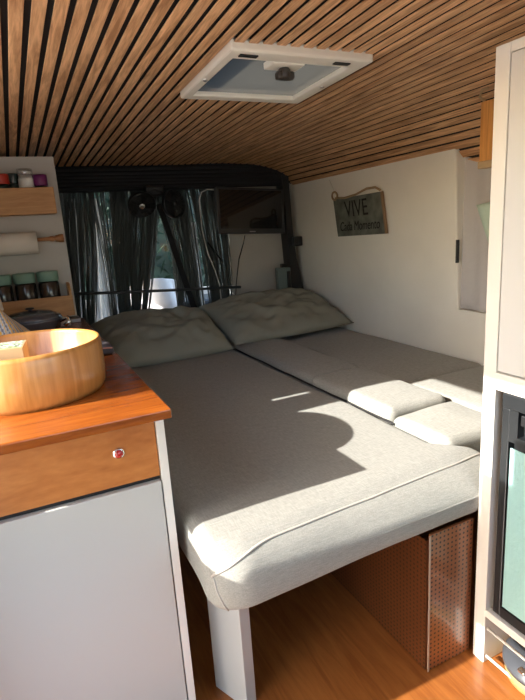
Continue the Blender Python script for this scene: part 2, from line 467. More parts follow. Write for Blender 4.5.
for sx, sy in ((.582, 1.52), (.977, 1.52)):
    m = MB(); m.lathe((sx, sy, hz-.003), [(.006, 0), (.007, .003), (.007, .012)], 12); m.build('screw', M['chrome'], h)

# ------------------------------------------------------------------ kitchen cabinet
k_ = empty('kitchen_cabinet', (0, 1.7, 0), 'white kitchen cabinet with orange wood fascia and hinged white door', 'cabinet')
CX1, CY0, CZ = .238, 1.035, .818
m = MB()
m.box(CX1-.018, CX1, CY0, 2.49, 0, CZ, bev=.001)
m.box(-.24, CX1-.018, CY0+.04, CY0+.06, .0, CZ); m.box(-.24, CX1-.018, 2.47, 2.49, 0, CZ); m.box(-.24, -.22, CY0+.02, 2.47, 0, CZ)
m.build('body', M['whiteedge'], k_)
m = MB(); m.box(-.24, CX1-.0195, CY0+.006, CY0+.026, .683, CZ-.001, bev=.0015)
fas = m.build('fascia', M['drawer'], k_)
m = MB(); m.box(-.24, CX1-.0195, CY0+.012, CY0+.03, .6735, .6815); m.build('hinge_strip', M['black'], k_)
m = MB(); m.box(-.24, CX1-.021, CY0-.002, CY0+.018, .02, .673, bev=.002); m.build('door', M['white'], k_)
# push lock
bx, bz = .137, .757
m = MB(); m.lathe((bx, CY0+.007, bz), [(.0, -.006), (.0105, -.006), (.0128, -.003), (.0128, .001)], 24, axis='y')
b_ = m.build('lock_ring', M['chrome'], fas)
m = MB(); m.lathe((bx, CY0+.001, bz), [(0, -.0045), (.006, -.004), (.009, -.001), (.009, .002)], 24, axis='y'); m.build('button', M['redbtn'], b_)

m = MB(); m.box(-.245, .252, 1.012, 2.49, CZ, .84, bev=.004, seg=3)
tag(m.build('countertop', M['counter']), 'glossy reddish orange wood countertop on the white kitchen cabinet', 'countertop')

# round wooden basin
BX, BY, BR = -.007, 1.342, .180
t = empty('wash_basin', (BX, BY, .84), 'round orange wooden hoop basin standing on the glossy countertop', 'basin')
m = MB()
m.lathe((BX, BY, .84), [(BR-.022, .0005), (BR-.010, .0), (BR-.003, .012), (BR, .04), (BR-.001, .112), (BR-.004, .122), (BR-.009, .122), (BR-.012, .114), (BR-.012, .012), (BR-.022, .0085)], 72, caps=False)
m.build('hoop', M['basin'], t)
m = MB(); m.lathe((BX, BY, .841), [(0, .0), (BR-.013, .0), (BR-.013, .007), (0, .007)], 48); m.build('bottom', M['basin'], t)
# carton in the basin
t = empty('carton', (-.1, 1.32, .849), 'small upright carton with a green leaf print standing in the basin', 'carton')
rz = Matrix.Rotation(-.12, 3, 'Z')
m = MB(); m.box(-.125, -.003, 1.27, 1.36, .8492, .968, bev=.001, rot=rz); m.build('box', M['cardboard'], t)
m = MB()
def prn(u, v): return (mnoise.noise(Vector((u*5, v*5, 3)))*.9+.5) % 1
m.grid(lambda u, v: tuple(Vector((-.064, 1.315, 0))+rz @ Vector((-.057+.114*u, -.041+.082*v, .9687))), 24, 24, rndfn=prn, smooth=False)
m.build('printed_top', M['leafprint'], t)

# things behind the basin on the counter
t = empty('frying_pan', (.06, 2.25, .84), 'dark grey lidded pan behind the striped towel on the counter', 'pan')
m = MB(); m.lathe((.035, 2.27, .84), [(.085, 0), (.105, .008), (.115, .045), (.118, .05), (.105, .05)], 40); m.build('pan_body', M['steel'], t)
m = MB(); m.lathe((.035, 2.27, .8905), [(.116, 0), (.112, .01), (.08, .026), (.03, .034), (0, .035)], 40); ld = m.build('lid', M['steel'], t)
m = MB(); m.lathe((.035, 2.27, .925), [(.008, 0), (.008, .004), (.018, .007), (.015, .012), (0, .013)], 20); m.build('lid_knob', M['black'], ld)
m = MB(); m.tube([(.135, 2.2, .88), (.165, 2.185, .893), (.168, 2.175, .875), (.15, 2.18, .862)], .008, 8); m.build('handle', M['chrome'], t)

t = empty('dish_towel', (-.07, 1.83, .84), 'striped grey and yellow dish towel heaped behind the basin', 'towel')
m = MB()
def tw(u, v):
    x = -.17+.29*u; h_ = .19*math.exp(-((u-.2)/.42)**2)
    y = 1.72+.2*v
    z = .842+h_*math.sin(PI*min(1, v*.98+.01))**.6+.006*math.sin(14*u+9*v)*math.sin(PI*v)
    return (x, y+.01*math.sin(11*u), z)
m.grid(tw, 140, 40, rndfn=lambda u, v: ((u*1.25+v*.55)*1.15) % 1)
o = m.build('cloth', M['stripe'], t, recalc=False); sd = o.modifiers.new('s', 'SOLIDIFY'); sd.thickness = .003; sd.offset = 1

t = empty('table_lamp', (-.11, 2.06, .84), 'small lamp with a cream shade at the far end of the counter', 'lamp')
m = MB(); m.lathe((-.115, 2.06, .84), [(.04, 0), (.04, .008), (.008, .014), (.008, .15), (0, .15)], 24); m.build('base', M['black'], t)
m = MB(); m.lathe((-.115, 2.06, .965), [(.062, 0), (.052, .10), (.05, .1), (.06, 0)], 32, caps=False); m.build('lamp_shade', M['cream'], t)

def block(name, x0, x1, y0, y1, z0, z1, m_, label, cat, bev=.003):
    m = MB(); m.box(x0, x1, y0, y1, z0, z1, bev=bev); return tag(m.build(name, m_), label, cat)
block('matchbox', .135, .185, 2.30, 2.36, .84, .862, M['rosy'], 'small flat pale box beside the lidded pan on the counter', 'box')
block('tin', .19, .232, 2.36, 2.44, .84, .858, mat('tin_grey', (.2, .19, .19), .4, metal=.5), 'small grey flat tin nearest the string curtain on the counter', 'tin')
m = MB()
m.rbox((.205, 1.66, .8545), (.075, .10, .027), .012, 8, fn=lambda p, h: p+Vector((0, 0, .004*math.sin(p.x*70)*float(p.z > 0))))
pch = tag(m.build('pouch', mat('pouch_dark', (.06, .05, .055), .9)), 'small dark cloth pouch on the counter right behind the basin', 'pouch')
m = MB(); m.tube([(.172, 1.609, .862), (.2, 1.606, .866), (.238, 1.609, .862)], .0022, 6); m.build('zip_edge', mat('zip_pink', (.45, .2, .16), .7), pch)

# ------------------------------------------------------------------ partition board with shelves
PY = 2.5
t = empty('partition_board', (0, PY, .84), 'white board at the end of the counter carrying two wooden shelves', 'partition')
m = MB(); m.box(-.24, .232, PY, PY+.018, .842, 1.545, bev=.001)
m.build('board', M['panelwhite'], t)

def shelf(z0, z1, x1, label, rounded):
    t = empty('spice_shelf', (0, PY-.04, z0), label, 'shelf', 'spice shelves on the white board')
    y0, y1 = PY-.10, PY-.001
    m = MB(); m.box(-.22, x1, y0, y0+.01, z0, z1, bev=.002); m.build('front_board', M['bamboo'], t)
    m = MB(); m.box(-.22, x1-.001, y0+.0105, y1, z0, z0+.01); m.build('base_board', M['bamboo'], t)
    m = MB()
    if rounded:
        h = z1-z0; hh = .05
        prof = [(y0+.0105, z0+.0105)]+[(y0+.0105+.045*(1-math.cos(a)), z1+hh*math.sin(a)) for a in [i*PI/16 for i in range(9)]]+[(y1, z1+hh), (y1, z0+.0105)]
        a = [m.bm.verts.new((x1-.012, p[0], p[1])) for p in prof]; b = [m.bm.verts.new((x1-.001, p[0], p[1])) for p in prof]
        m.bm.faces.new(a); m.bm.faces.new(b)
        for i in range(len(prof)): m.bm.faces.new((a[i], a[(i+1) % len(prof)], b[(i+1) % len(prof)], b[i]))
    else: m.box(x1-.012, x1-.001, y0+.0105, y1, z0+.0105, z1)
    m.build('end_board', M['bamboo'], t)
    return t
shelf(1.305, 1.412, .205, 'upper light bamboo shelf box holding lidded spice jars', False)
shelf(.868, .957, .216, 'lower wooden shelf box holding the green lidded jars', True)

def jar(name, x, y, z, r, h, lidh, mb_, ml, label, cat, group=None):
    t = empty(name, (x, y, z), label, cat, group)
    m = MB(); m.lathe((x, y, z), [(r*.85, 0), (r, .006), (r, h-.008), (r*.88, h)], 28); m.build('jar_body', mb_, t)
    m = MB(); m.lathe((x, y, z+h+.0003), [(r*.97, 0), (r*1.04, .003), (r*1.04, lidh-.004), (r*.97, lidh), (0, lidh)], 28); m.build('lid', ml, t)
    return t
JY_ = PY-.045
zs = 1.3155
jar('spice_jar', .012, JY_, zs, .03, .115, .04, M['darkgreen'], M['red'], 'red capped spice jar beside the dark green jar on the upper shelf', 'jar', 'spice jars on the upper shelf')
jar('spice_jar', .058, JY_+.018, zs, .021, .118, .04, M['darkgreen'], M['darkgreen'], 'dark green lidded jar between the red cap and the glass jar', 'jar', 'spice jars on the upper shelf')
t = empty('glass_jar', (.106, JY_, zs), 'clear glass jar half filled with white powder on the upper shelf', 'jar', 'spice jars on the upper shelf')
m = MB(); m.lathe((.106, JY_, zs), [(.026, 0), (.03, .006), (.03, .135), (.024, .15), (.002, .152)], 28); m.build('contents', M['creamjar'], t)
m = MB(); m.lathe((.106, JY_, zs+.135), [(.031, 0), (.031, .036), (.029, .04), (0, .041)], 28); m.build('jar_body', M['clear'], t)
jar('spice_jar', .162, JY_, zs, .027, .105, .045, M['darkgreen'], M['purple'], 'jar with a purple lid, nearest the curtain on the upper shelf', 'jar', 'spice jars on the upper shelf')

gj = None
for i, (x, lb) in enumerate(((.130, 'dark glass jar with a sage green lid, nearest the rounded shelf end'), (.036, 'dark glass jar with a sage green lid, second from the rounded shelf end'), (-.058, 'sage green lidded jar, furthest from the rounded shelf end behind the lamp'))):
    if gj is None:
        gj = jar('storage_jar', x, JY_, .8785, .043, .145, .042, M['jarglass'], M['lidgreen'], lb, 'jar', 'green lidded jars on the lower shelf'); x_0 = x
    else:
        c = gj.copy(); C.objects.link(c); c.location.x += x-x_0; c['label'] = lb
        for ch in gj.children:
            d = ch.copy(); C.objects.link(d); d.parent = c; d.matrix_parent_inverse = ch.matrix_parent_inverse

# paper roll on its holder
rz_ = 1.19; ry = PY-.06
t = empty('roll_holder', (.1, ry, rz_), 'turned wooden paper roll holder fixed under the upper shelf', 'holder')
m = MB(); m.lathe((-.2, ry, rz_+.012), [(0, 0), (.008, 0), (.008, .36), (.011, .364), (.011, .376), (.0085, .38), (.0085, .385), (.017, .40), (.018, .418), (0, .42)], 20, axis='x'); m.build('rod', M['rollwood'], t)
m = MB(); m.box(.1885, .2035, ry+.0165, PY-.0005, rz_-.002, rz_+.026, bev=.003); m.build('bracket', M['rollwood'], t)
m = MB(); m.lathe((-.13, ry, rz_), [(.024, 0), (.046, 0), (.046, .24), (.024, .24), (.024, 0)], 40, axis='x', caps=False)
tag(m.build('paper_towel_roll', M['cream']), 'white paper towel roll on the wooden holder under the shelf', 'paper roll')

# ------------------------------------------------------------------ bed
def wr(p, amp, f, seed=0):
    return mnoise.noise(Vector((p.x*f, p.y*f, p.z*f+seed)))*amp
t = empty('mattress', (.63, 1.92, .43), 'large greige linen mattress whose rounded front edge overhangs the bed frame', 'mattress')
MR = .036
MX0, MX1, MY0, MY1, MZ0, MZ1 = .262, 1.014, .872, 2.98, .418, .565
def matfn(p, h):
    q = p.copy()
    fz = p.z/h.z
    if p.y < 0:
        e = max(0, (-p.y-(h.y-.17))/.17)
        q.y -= e*(.016*(1-fz*fz)-(.022+.034*min(1, max(0, p.x/h.x+.75)))*max(0, fz)**1.5)+(-.03*e*max(0, p.x/h.x-.1)*max(0, fz))
        # front right corner reaches across the aisle, corners drawn in
        s = max(0, (abs(p.x)-.28)/.1)
        if p.x < 0: q.y += e*.05*s**2
        else: q.x += e*.10*min(1, max(0, (p.x/h.x))) ; q.y += e*.012*s
        q.z -= e*e*(.006 if fz > 0 else .022*min(1, max(0, -p.x/h.x+.2)))
    q.z += wr(p, .006, 3)*(1 if fz > 0 else .3)
    q.x += wr(p, .004, 5, 4); q.y += wr(p, .005, 5, 9)
    return q
cx, cy, cz = (MX0+MX1)/2, (MY0+MY1)/2, (MZ0+MZ1)/2
m = MB(); m.rbox((cx, cy, cz), (MX1-MX0, MY1-MY0, MZ1-MZ0), MR, 64, fn=matfn)
mt = m.build('pad', M['linen'], t)
hh = Vector(((MX1-MX0)/2, (MY1-MY0)/2, (MZ1-MZ0)/2))
PZ = .93
def surf(px, zf, out=.0):
    """front face point at local x px, at height fraction zf"""
    p = Vector((px, -hh.y, zf*hh.z)); inn = Vector((max(-hh.x+MR, min(hh.x-MR, p.x)), -hh.y+MR, max(-hh.z+MR, min(hh.z-MR, p.z))))
    d = (p-inn)/MR; d.normalize()
    return matfn(inn+d*(MR+out), hh)+Vector((cx, cy, cz))
m = MB(); m.tube([surf(-hh.x+(2*hh.x)*i/60, PZ-.75*max(0, 1-i/13)**2, .0008) for i in range(61)], .0032, 6)
m.build('piping', M['piping'], t)
m = MB(); m.tube([surf(-hh.x+.004+.03*(i/10), PZ-.75-(PZ+.05)*(i/10), .0005) for i in range(11)], .0024, 6); m.build('piping', M['piping'], t)
m = MB(); m.tube([Vector((1.0165, 1.22+1.75*i/50, .556+wr(Vector((0, i*.1, 0)), .003, 2))) for i in range(51)], .0042, 6)
m.build('seam_cord', M['cord'], t)

def cushion(x0, x1, y0, y1, z0, z1, r, label, seed, n=26, amp=.005):
    m = MB()
    def fn(p, h):
        q = p.copy(); q.z += (.006*(1-(p.x/h.x)**2)*(1-(p.y/h.y)**2) if p.z > 0 else 0)+wr(p, amp, 6, seed)
        q.x += wr(p, .002, 9, seed+3); q.y += wr(p, .003, 9, seed+6)
        return q
    m.rbox(((x0+x1)/2, (y0+y1)/2, (z0+z1)/2), (x1-x0, y1-y0, z1-z0), r, n, fn=fn)
    return tag(m.build('seat_cushion', M['linencover']), label, 'cushion', 'greige cushions filling the right of the bed')
cushion(1.021, 1.274, 1.75, 2.97, .418, .592, .03, 'long greige cushion beside the mattress seam, reaching under the right pillow', 1)
cushion(1.017, 1.276, 1.25, 1.744, .418, .594, .028, 'shorter greige cushion midway along the mattress seam, partly sunlit', 2)
cushion(1.016, 1.285, 1.0, 1.247, .418, .58, .028, 'sunlit greige cushion beside the white fridge cabinet, with bunched edge', 3, amp=.008)
cushion(1.288, 1.765, 1.522, 2.97, .418, .562, .03, 'wide greige cushion along the white right wall, all in shade', 4)
cushion(1.290, 1.765, .90, 1.512, .418, .572, .03, 'wide sunlit greige cushion along the wall behind the fridge cabinet', 5)

t = empty('bed_frame', (.9, 1.9, 0), 'bed base with a white plank leg and brown perforated box', 'bed frame')
m = MB(); m.box(.30, 1.766, 1.02, 2.98, .398, .4125); m.build('platform', M['hardboardshaded'], t)
m = MB(); m.box(.335, .371, 1.01, 1.125, 0, .3975, bev=.002, rot=Matrix.Rotation(math.radians(24), 3, 'Z')); m.build('leg', M['white'], t)['label'] = 'white plank leg'
m = MB(); m.box(.8385, .985, .872, .879, .004, .416); m.build('front_panel', M['hardboard'], t)
m = MB(); m.box(.8315, .8375, .880, 2.9, .002, .3975); m.build('side_panel', M['hardboardshaded'], t)
m = MB(); m.box(.832, .837, .8695, .8715, .002, .416); m.build('edge_strip', M['alu'], t)

# pillows
def pillow(cx, cy, z, L, W, T, rz, tilt, label, seed, floor_z):
    m = MB()
    R = Matrix.Rotation(rz, 4, 'Z') @ Matrix.Rotation(tilt, 4, 'X')
    def side(sg):
        def fn(u, v):
            a, b = 2*u-1, 2*v-1
            # pinched outline
            kx = 1-.07*(1-abs(b)**2)*0; 
            px = a*L/2*(1-.06*(b*b)*0-.05*(1-a*a)*0)*(1-.05*(1-b*b)*(abs(a)**6)); py = b*W/2*(1+(.10 if b < 0 else -.05)*(1-a*a)*(abs(b)**3))
            e = (1-abs(a)**3.2)*(1-abs(b)**3.0)
            th = T/2*max(0, e)**.55
            w = mnoise.noise(Vector((a*2.2+seed, b*3.4, seed)))*.024*e**.5+mnoise.noise(Vector((a*5+b*3+seed, b*6-a*4, seed+3)))*.014*e**.3
            rid = .006*math.sin(9*a+7*b+3*mnoise.noise(Vector((a*2, b*2, seed))))*e**.5
            pz = sg*th+(w+rid)*(1 if sg > 0 else .4)
            P = R @ Vector((px, py, pz)) + Vector((cx, cy, z))
            if P.z < floor_z: P.z = floor_z+.04*max(-.1, P.z-floor_z)
            return tuple(P)
        return fn
    m.grid(side(1), 64, 44); m.grid(side(-1), 64, 44)
    bmesh.ops.remove_doubles(m.bm, verts=m.bm.verts, dist=.0004)
    t = empty('pillow', (cx, cy, z), label, 'pillow', 'olive pillows at the head of the bed')
    m.build('pillowcase', M['pillow'], t)
    m = MB()
    pts = []
    f1 = side(1)
    for i in range(41): 
        p = Vector(f1(i/40, 0)); pts.append(p)
    m.tube(pts, .003, 6); m.build('seam', M['pillow'], t)
pillow(.655, 2.70, .655, .66, .50, .21, .0, math.radians(17), 'olive green pillow on the kitchen side, behind the basin', 1.3, .577)
pillow(1.365, 2.715, .675, .80, .50, .20, .07, math.radians(18), 'larger olive green pillow against the white wall under the television', 5.1, .603)

# ------------------------------------------------------------------ far end: blind, curtain, bar, strap, fan, television
t = empty('roller_blind', (.9, 3.06, 1.45), 'ribbed black folded blind across the top of the cab opening', 'blind')
m = MB()
for i in range(6):
    z = 1.455+.02*i
    pts = []
    for q in range(31):
        u = q/30; x = .02+1.63*u
        pts.append((x, 3.05, z+.004*math.sin(3*u+i)-.055*max(0, (u-.93)/.07)**2*(i/5)))
    m.tube(pts, .0135, 8)
m.build('folds', M['blackmat'], t)
m = MB(); m.box(.02, 1.66, 3.065, 3.09, 1.44, 1.60); m.build('backing', M['blackmat'], t)

def strands(name, label, spec):
    """spec: list of (x_top, x_mid, x_bottom, z_top, z_mid, z_bot, n, spread_top, spread_mid, spread_bottom)"""
    m = MB()
    for xt, xm, xb, zt, zm, zb, n, st, sm, sb in spec:
        for i in range(n):
            a = random.uniform(-1, 1); jy = random.uniform(-.018, .018)
            e1 = random.gauss(0, .006); 
            pts = []
            for q in range(13):
                s = q/12
                if s < .5: w = s*2; x = (xt+a*st)*(1-w)+(xm+a*sm)*w; z = zt+(zm-zt)*w
                else: w = s*2-1; x = (xm+a*sm)*(1-w)+(xb+a*sb)*w; z = zm+(zb-zm)*w
                pts.append((x+e1*math.sin(PI*s)+.002*math.sin(9*s+i), 3.12-.04*0+jy-.0, z))
            m.tube(pts, random.choice((.0014, .002, .0026)), 4)
    return tag(m.build(name, M['string'], recalc=False), label, 'curtain', 'black string curtain panels', kind='stuff')
strands('string_curtain', 'dense black string curtain panel hanging next to the white shelf board', [
    (.37, .34, .29, 1.44, 1.05, .50, 140, .10, .10, .06),
    (.53, .52, .50, 1.44, 1.05, .50, 28, .08, .04, .03),
    (.65, .60, .575, 1.44, 1.05, .50, 150, .09, .065, .05)])
strands('string_curtain', 'black string curtain panel drawn aside, right of the fan by the television', [
    (.80, .735, .62, 1.44, 1.10, .50, 80, .05, .05, .03),
    (.92, .965, .975, 1.44, 1.05, .50, 120, .10, .075, .085),
    (1.14, 1.17, 1.19, 1.44, 1.05, .50, 140, .10, .085, .07)])
m = MB(); m.tube([(.18, 3.092, 1.443), (1.24, 3.092, 1.443)], .007, 10)
tag(m.build('curtain_rod', M['black']), 'thin black rod carrying the string curtain under the blind', 'rod')

# pale cloths behind the strings
def drape(x0, x1, xt0, xt1, y, z0, z1, label, seed):
    m = MB()
    def fn(u, v):
        a = xt0+(xt1-xt0)*u; b = x0+(x1-x0)*u; x = b+(a-b)*v
        return (x, y+.014*math.sin(u*16+seed+2*v)+.006*math.sin(u*37+seed), z0+(z1-z0)*v)
    m.grid(fn, 40, 14)
    return tag(m.build('cloth_drape', M['sheer'], recalc=False), label, 'drape', 'pale cloths behind the string curtain')
drape(.36, .585, .49, .52, 3.32, .42, 1.42, 'pale grey cloth hanging behind the strings next to the shelf board', 1)
drape(.24, .33, .33, .40, 3.30, .42, 1.42, 'narrow pale grey cloth glimpsed through the strings beside the partition board', 3)
drape(1.04, 1.15, 1.10, 1.13, 3.34, .42, 1.25, 'beige strip of cloth behind the strings below the television cable', 2)

m = MB(); m.tube([(.20, 3.04, .902), (.75, 3.04, .862), (1.29, 3.04, .826)], .0085, 8)
tag(m.build('tie_bar', mat('bar_grey', (.05, .055, .06), .5)), 'thin dark bar running level across the string curtain', 'bar')
m = MB()
p0, p1 = Vector((.826, 3.075, 1.36)), Vector((1.155, 3.075, .005))
d = (p1-p0).normalized(); w = Vector((d.z, 0, -d.x))*.017
for yy in (0, .003): pass
vs = [m.bm.verts.new(p) for p in (p0-w, p0+w, p1+w*1.1, p1-w*1.1, p0-w+Vector((0, .003, 0)), p0+w+Vector((0, .003, 0)), p1+w*1.1+Vector((0, .003, 0)), p1-w*1.1+Vector((0, .003, 0)))]
for f in ((0, 1, 2, 3), (4, 5, 6, 7), (0, 1, 5, 4), (1, 2, 6, 5), (2, 3, 7, 6), (3, 0, 4, 7)): m.bm.faces.new([vs[i] for i in f])
tag(m.build('strap', M['blackmat']), 'black strap running diagonally down from the fan in front of the strings', 'strap')

t = empty('twin_fan', (.785, 2.98, 1.43), 'black twin headed fan mounted under the blind in the middle', 'fan')
m = MB(); m.box(.735, .845, 2.985, 3.03, 1.40, 1.455, bev=.01); m.tube([(.70, 2.985, 1.40), (.787, 2.995, 1.43), (.872, 2.985, 1.395)], .012, 10); m.build('mount', M['black'], t)
def head(c, aim, hubm):
    d = Vector(aim).normalized(); R = d.to_track_quat('Z', 'Y').to_matrix()
    m = MB(); m.lathe(c, [(.0, -.065), (.025, -.062), (.034, -.05), (.035, -.03), (.06, -.026), (.076, -.014), (.079, 0), (.076, .012), (.073, .012), (.074, 0), (.072, -.01), (.03, -.02), (0, -.02)], 40, axis=R, caps=False)
    hd = m.build('fan_head', M['black'], t)
    m = MB()
    for rr in (.06, .046, .032):
        pts = [Vector(c)+R @ Vector((rr*math.cos(a), rr*math.sin(a), .013+.006*(1-rr/.08))) for a in [i*2*PI/28 for i in range(29)]]
        m.tube(pts, .0012, 5)
    for i in range(18):
        a = i*2*PI/18
        m.tube([Vector(c)+R @ Vector((r_*math.cos(a), r_*math.sin(a), .012+.006*(1-r_/.08))) for r_ in (.02, .076)], .0011, 5)
    m.build('guard', M['black'], hd)
    m = MB()
    for i in range(4):
        a0 = i*PI/2
        m.grid(lambda u, v: tuple(Vector(c)+R @ Vector(((.014+.052*u)*math.cos(a0+v*1.05), (.014+.052*u)*math.sin(a0+v*1.05), -.008+.012*v))), 4, 5)
    m.build('blade', M['bezel'], hd, recalc=False)
    m = MB(); m.lathe(c, [(0, .022), (.014, .021), (.019, .016), (.019, .004)], 20, axis=R, caps=False); m.build('hub', hubm, hd)
head((.690, 2.93, 1.352), (-.05, -.75, -.62), M['chrome'])
head((.872, 2.93, 1.348), (.35, -.75, .02), M['black'])

t = empty('television', (1.37, 2.98, 1.30), 'small black flat television hung on the white bulkhead', 'television')
RT = Matrix.Rotation(math.radians(3.2), 3, 'Y') @ Matrix.Rotation(math.radians(-4), 3, 'X')
tc = Vector((1.375, 2.985, 1.291))
def tvbox(x0, x1, y0, y1, z0, z1, bev=0):
    m = MB(); vs = m.box(x0, x1, y0, y1, z0, z1, bev=bev)
    for v in vs: v.co = tc+RT @ v.co
    return m
tvbox(-.228, .228, -.005, .03, -.137, .137, .006).build('casing', mat('tv_casing', (.03, .03, .031), .45), t)
tvbox(-.209, .209, -.0075, -.0055, -.107, .122).build('screen', M['blackgloss'], t)
tvbox(-.02, .02, -.0078, -.0055, -.128, -.122).build('badge', mat('badge_grey', (.3, .3, .3), .4), t)
m = MB(); m.box(1.33, 1.42, 3.0, 3.134, 1.25, 1.34, bev=.004); m.build('wall_bracket', M['black'], t)
m = MB(); m.tube([(1.342, 3.035, 1.145), (1.34, 3.06, 1.10), (1.325, 3.115, 1.0), (1.295, 3.12, .85), (1.27, 3.11, .70), (1.26, 3.06, .50), (1.26, 3.06, .006)], .004, 6)
tag(m.build('power_cable', M['black']), 'thin black cable dropping from the television along the bulkhead', 'cable')
m = MB(); m.tube([(1.165, 3.03, 1.425), (1.12, 3.04, 1.43), (1.085, 3.05, 1.415), (1.07, 3.06, 1.37), (1.075, 3.07, 1.2), (1.10, 3.07, 1.05), (1.135, 3.07, .95), (1.16, 3.07, .85), (1.165, 3.07, .6), (1.17, 3.07, .3), (1.17, 3.07, .006)], .004, 6)
tag(m.build('aerial_cable', M['white_cable']), 'pale cable looping down from behind the television over the strings', 'cable')
m = MB(); m.tube([(1.10, 3.06, 1.12), (1.14, 3.06, 1.06), (1.19, 3.07, 1.0)], .005, 6)
tag(m.build('curtain_tieback', M['blackmat']), 'black cord tie gathering the strings left of the television', 'tieback')

t = empty('belt_pillar', (1.68, 3.08, .7), 'black seat belt pillar cover in the corner beside the television', 'pillar')
m = MB()
prof = [(1.625, 1.50), (1.672, 1.50), (1.69, 1.1), (1.705, .98), (1.755, .72), (1.75, .55), (1.66, .55), (1.655, .9)]
a = [m.bm.verts.new((p[0], 3.03, p[1])) for p in prof]; b = [m.bm.verts.new((p[0]+.005, 3.13, p[1])) for p in prof]
m.bm.faces.new(a); m.bm.faces.new(b)
for i in range(len(prof)): m.bm.faces.new((a[i], a[(i+1) % len(prof)], b[(i+1) % len(prof)], b[i]))
m.build('cover', M['black'], t)
m = MB(); m.box(1.67, 1.735, 2.995, 3.028, 1.055, 1.115, bev=.006); m.build('anchor', M['black'], t)
t = empty('speaker_box', (1.53, 2.93, .75), 'grey green upright box behind the right pillow, below the belt pillar', 'box')
m = MB(); m.box(1.535, 1.63, 2.985, 3.028, .566, .925, bev=.006); m.build('case', M['greygreen'], t)
m = MB(); m.box(1.60, 1.622, 2.978, 2.9845, .60, .90); m.build('grille', M['black'], t)
m = MB(); m.box(1.57, 1.60, 2.99, 3.02, .9255, .95, bev=.004); m.build('cap', M['black'], t)

# ------------------------------------------------------------------ right wall things
def wx(z): return 1.775-.037*(z-.76)/.74
# sign
t = empty('hanging_sign', (wx(1.2), 2.4, 1.2), 'weathered slate green plaque with black lettering hung on the right wall', 'sign')
import mathutils
S0 = Vector((wx(1.215)-.014, 2.385, 1.218))
nrm_ = Vector((-1, 0, -.05)).normalized()
uy = Vector((0, -1, -.03)).normalized(); uz = nrm_.cross(uy)*-1
if uz.z < 0: uz = -uz
RS = Matrix((uy, uz, nrm_)).transposed() @ Matrix.Rotation(math.radians(3.2), 3, 'Z')      # local x to the viewer's right, y up, z out of the wall
def sbox(x0, x1, y0, y1, z0, z1, bev=0, skew=0):
    m = MB(); vs = m.box(x0, x1, y0, y1, z0, z1, bev=bev)
    for v in vs:
        p = v.co; v.co = S0+RS @ Vector((p.x-skew*p.y, p.y, p.z))
    return m
SK = .085
sbox(-.215, .215, -.105, .105, -.006, .006, .002, SK).build('board', M['slate'], t)
sbox(.2155, .228, -.105, .105, -.006, .0075, .002, SK).build('side_batten', M['signedge'], t)
def text(body, size, x, y, sx=1, shear=0, name='lettering'):
    cu = bpy.data.curves.new(name, 'FONT'); cu.body = body; cu.size = size; cu.align_x = 'CENTER'; cu.extrude = .0006; cu.shear = shear
    ob = bpy.data.objects.new(name, cu); C.objects.link(ob)
    bpy.context.view_layer.update()
    me = bpy.data.meshes.new_from_object(ob.evaluated_get(bpy.context.evaluated_depsgraph_get()))
    bpy.data.objects.remove(ob)
    for v in me.vertices:
        p = v.co; v.co = S0+RS @ Vector((x+p.x*sx-SK*(p.y+y), y+p.y, .0068+p.z))
    me.materials.append(M['ink'])
    o = bpy.data.objects.new(name, me); C.objects.link(o); o.parent = t; o.matrix_parent_inverse = t.matrix_world.inverted(); return o
text('VIVE', .125, -.005, .0, .86)
text('Cada Momento', .072, .0, -.075, .80, .3)
m = MB()
L_ = lambda x, y, z: S0+RS @ Vector((x, y, z))
m.tube([L_(-.20, .112, .004), L_(-.1, .104, .008), L_(0, .112, .008), L_(.10, .132, .008), L_(.17, .13, .006), L_(.205, .112, .004)], .006, 8)
m.tube([L_(-.205+.026*math.cos(a), .125+.022*math.sin(a), .006) for a in [i*2*PI/20 for i in range(21)]], .0055, 8)
m.build('rope', M['jute'], t)
m = MB(); m.tube([L_(-.205, .135, 0), L_(-.25, .22, .002)], .0012, 5); m.build('hanging_thread', M['cream'], t)

# grey cloth over the window recess and window itself
m = MB(); m.box(1.85, 1.857, 1.0, 1.66, .82, 1.45); tag(m.build('window_2', M['blackgloss']), kind='structure')
m = MB()
def gc(u, v):
    y = 1.735-.42*u; z = .782+.66*v
    return (1.800+.006*v-.012*math.sin(u*9+1.5*v)*(.4+.6*u)-.006*math.sin(u*23), y-.004*math.sin(7*v), z-.018*u*0-.02*u*(1-v))
m.grid(gc, 36, 24)
o = m.build('window_cloth', M['greycloth'], recalc=False); sd = o.modifiers.new('s', 'SOLIDIFY'); sd.thickness = .003; sd.offset = -1
tag(o, 'grey cloth hung over the side window between wall panel and fridge cabinet', 'cloth')
m = MB(); m.box(1.752, 1.765, 1.689, 1.70, .985, 1.085, bev=.002)
tag(m.build('latch', M['black']), 'small black latch on the free end of the white wall panel', 'latch')

# straw mat on a cord and mint cloth behind the fridge cabinet
t = empty('straw_mat', (1.5, 1.31, 1.45), 'orange straw mat roll hanging by a cord from the slatted ceiling', 'mat')
m = MB(); m.box(1.47, 1.50, 1.15, 1.333, 1.345, 1.548, bev=.004); m.build('mat_body', M['matstraw'], t)
m = MB(); m.box(1.467, 1.503, 1.147, 1.336, 1.338, 1.362, bev=.003); m.build('hem', M['jute'], t)
m = MB(); m.tube([(1.485, 1.325, 1.546), (1.485, 1.352, 1.568), (1.485, 1.342, 1.588), (1.485, 1.318, zceil(1.485, 1.335)-.002)], .004, 6); m.build('cord', M['jute'], t)
m = MB()
m.grid(lambda u, v: (1.762+.006*math.sin(6*u), 1.600-.24*u-.08*v, 1.225-.18*v+.03*u+.02*u*v), 10, 10)
o = m.build('mint_cloth', M['mint'], recalc=False); sd = o.modifiers.new('s', 'SOLIDIFY'); sd.thickness = .004
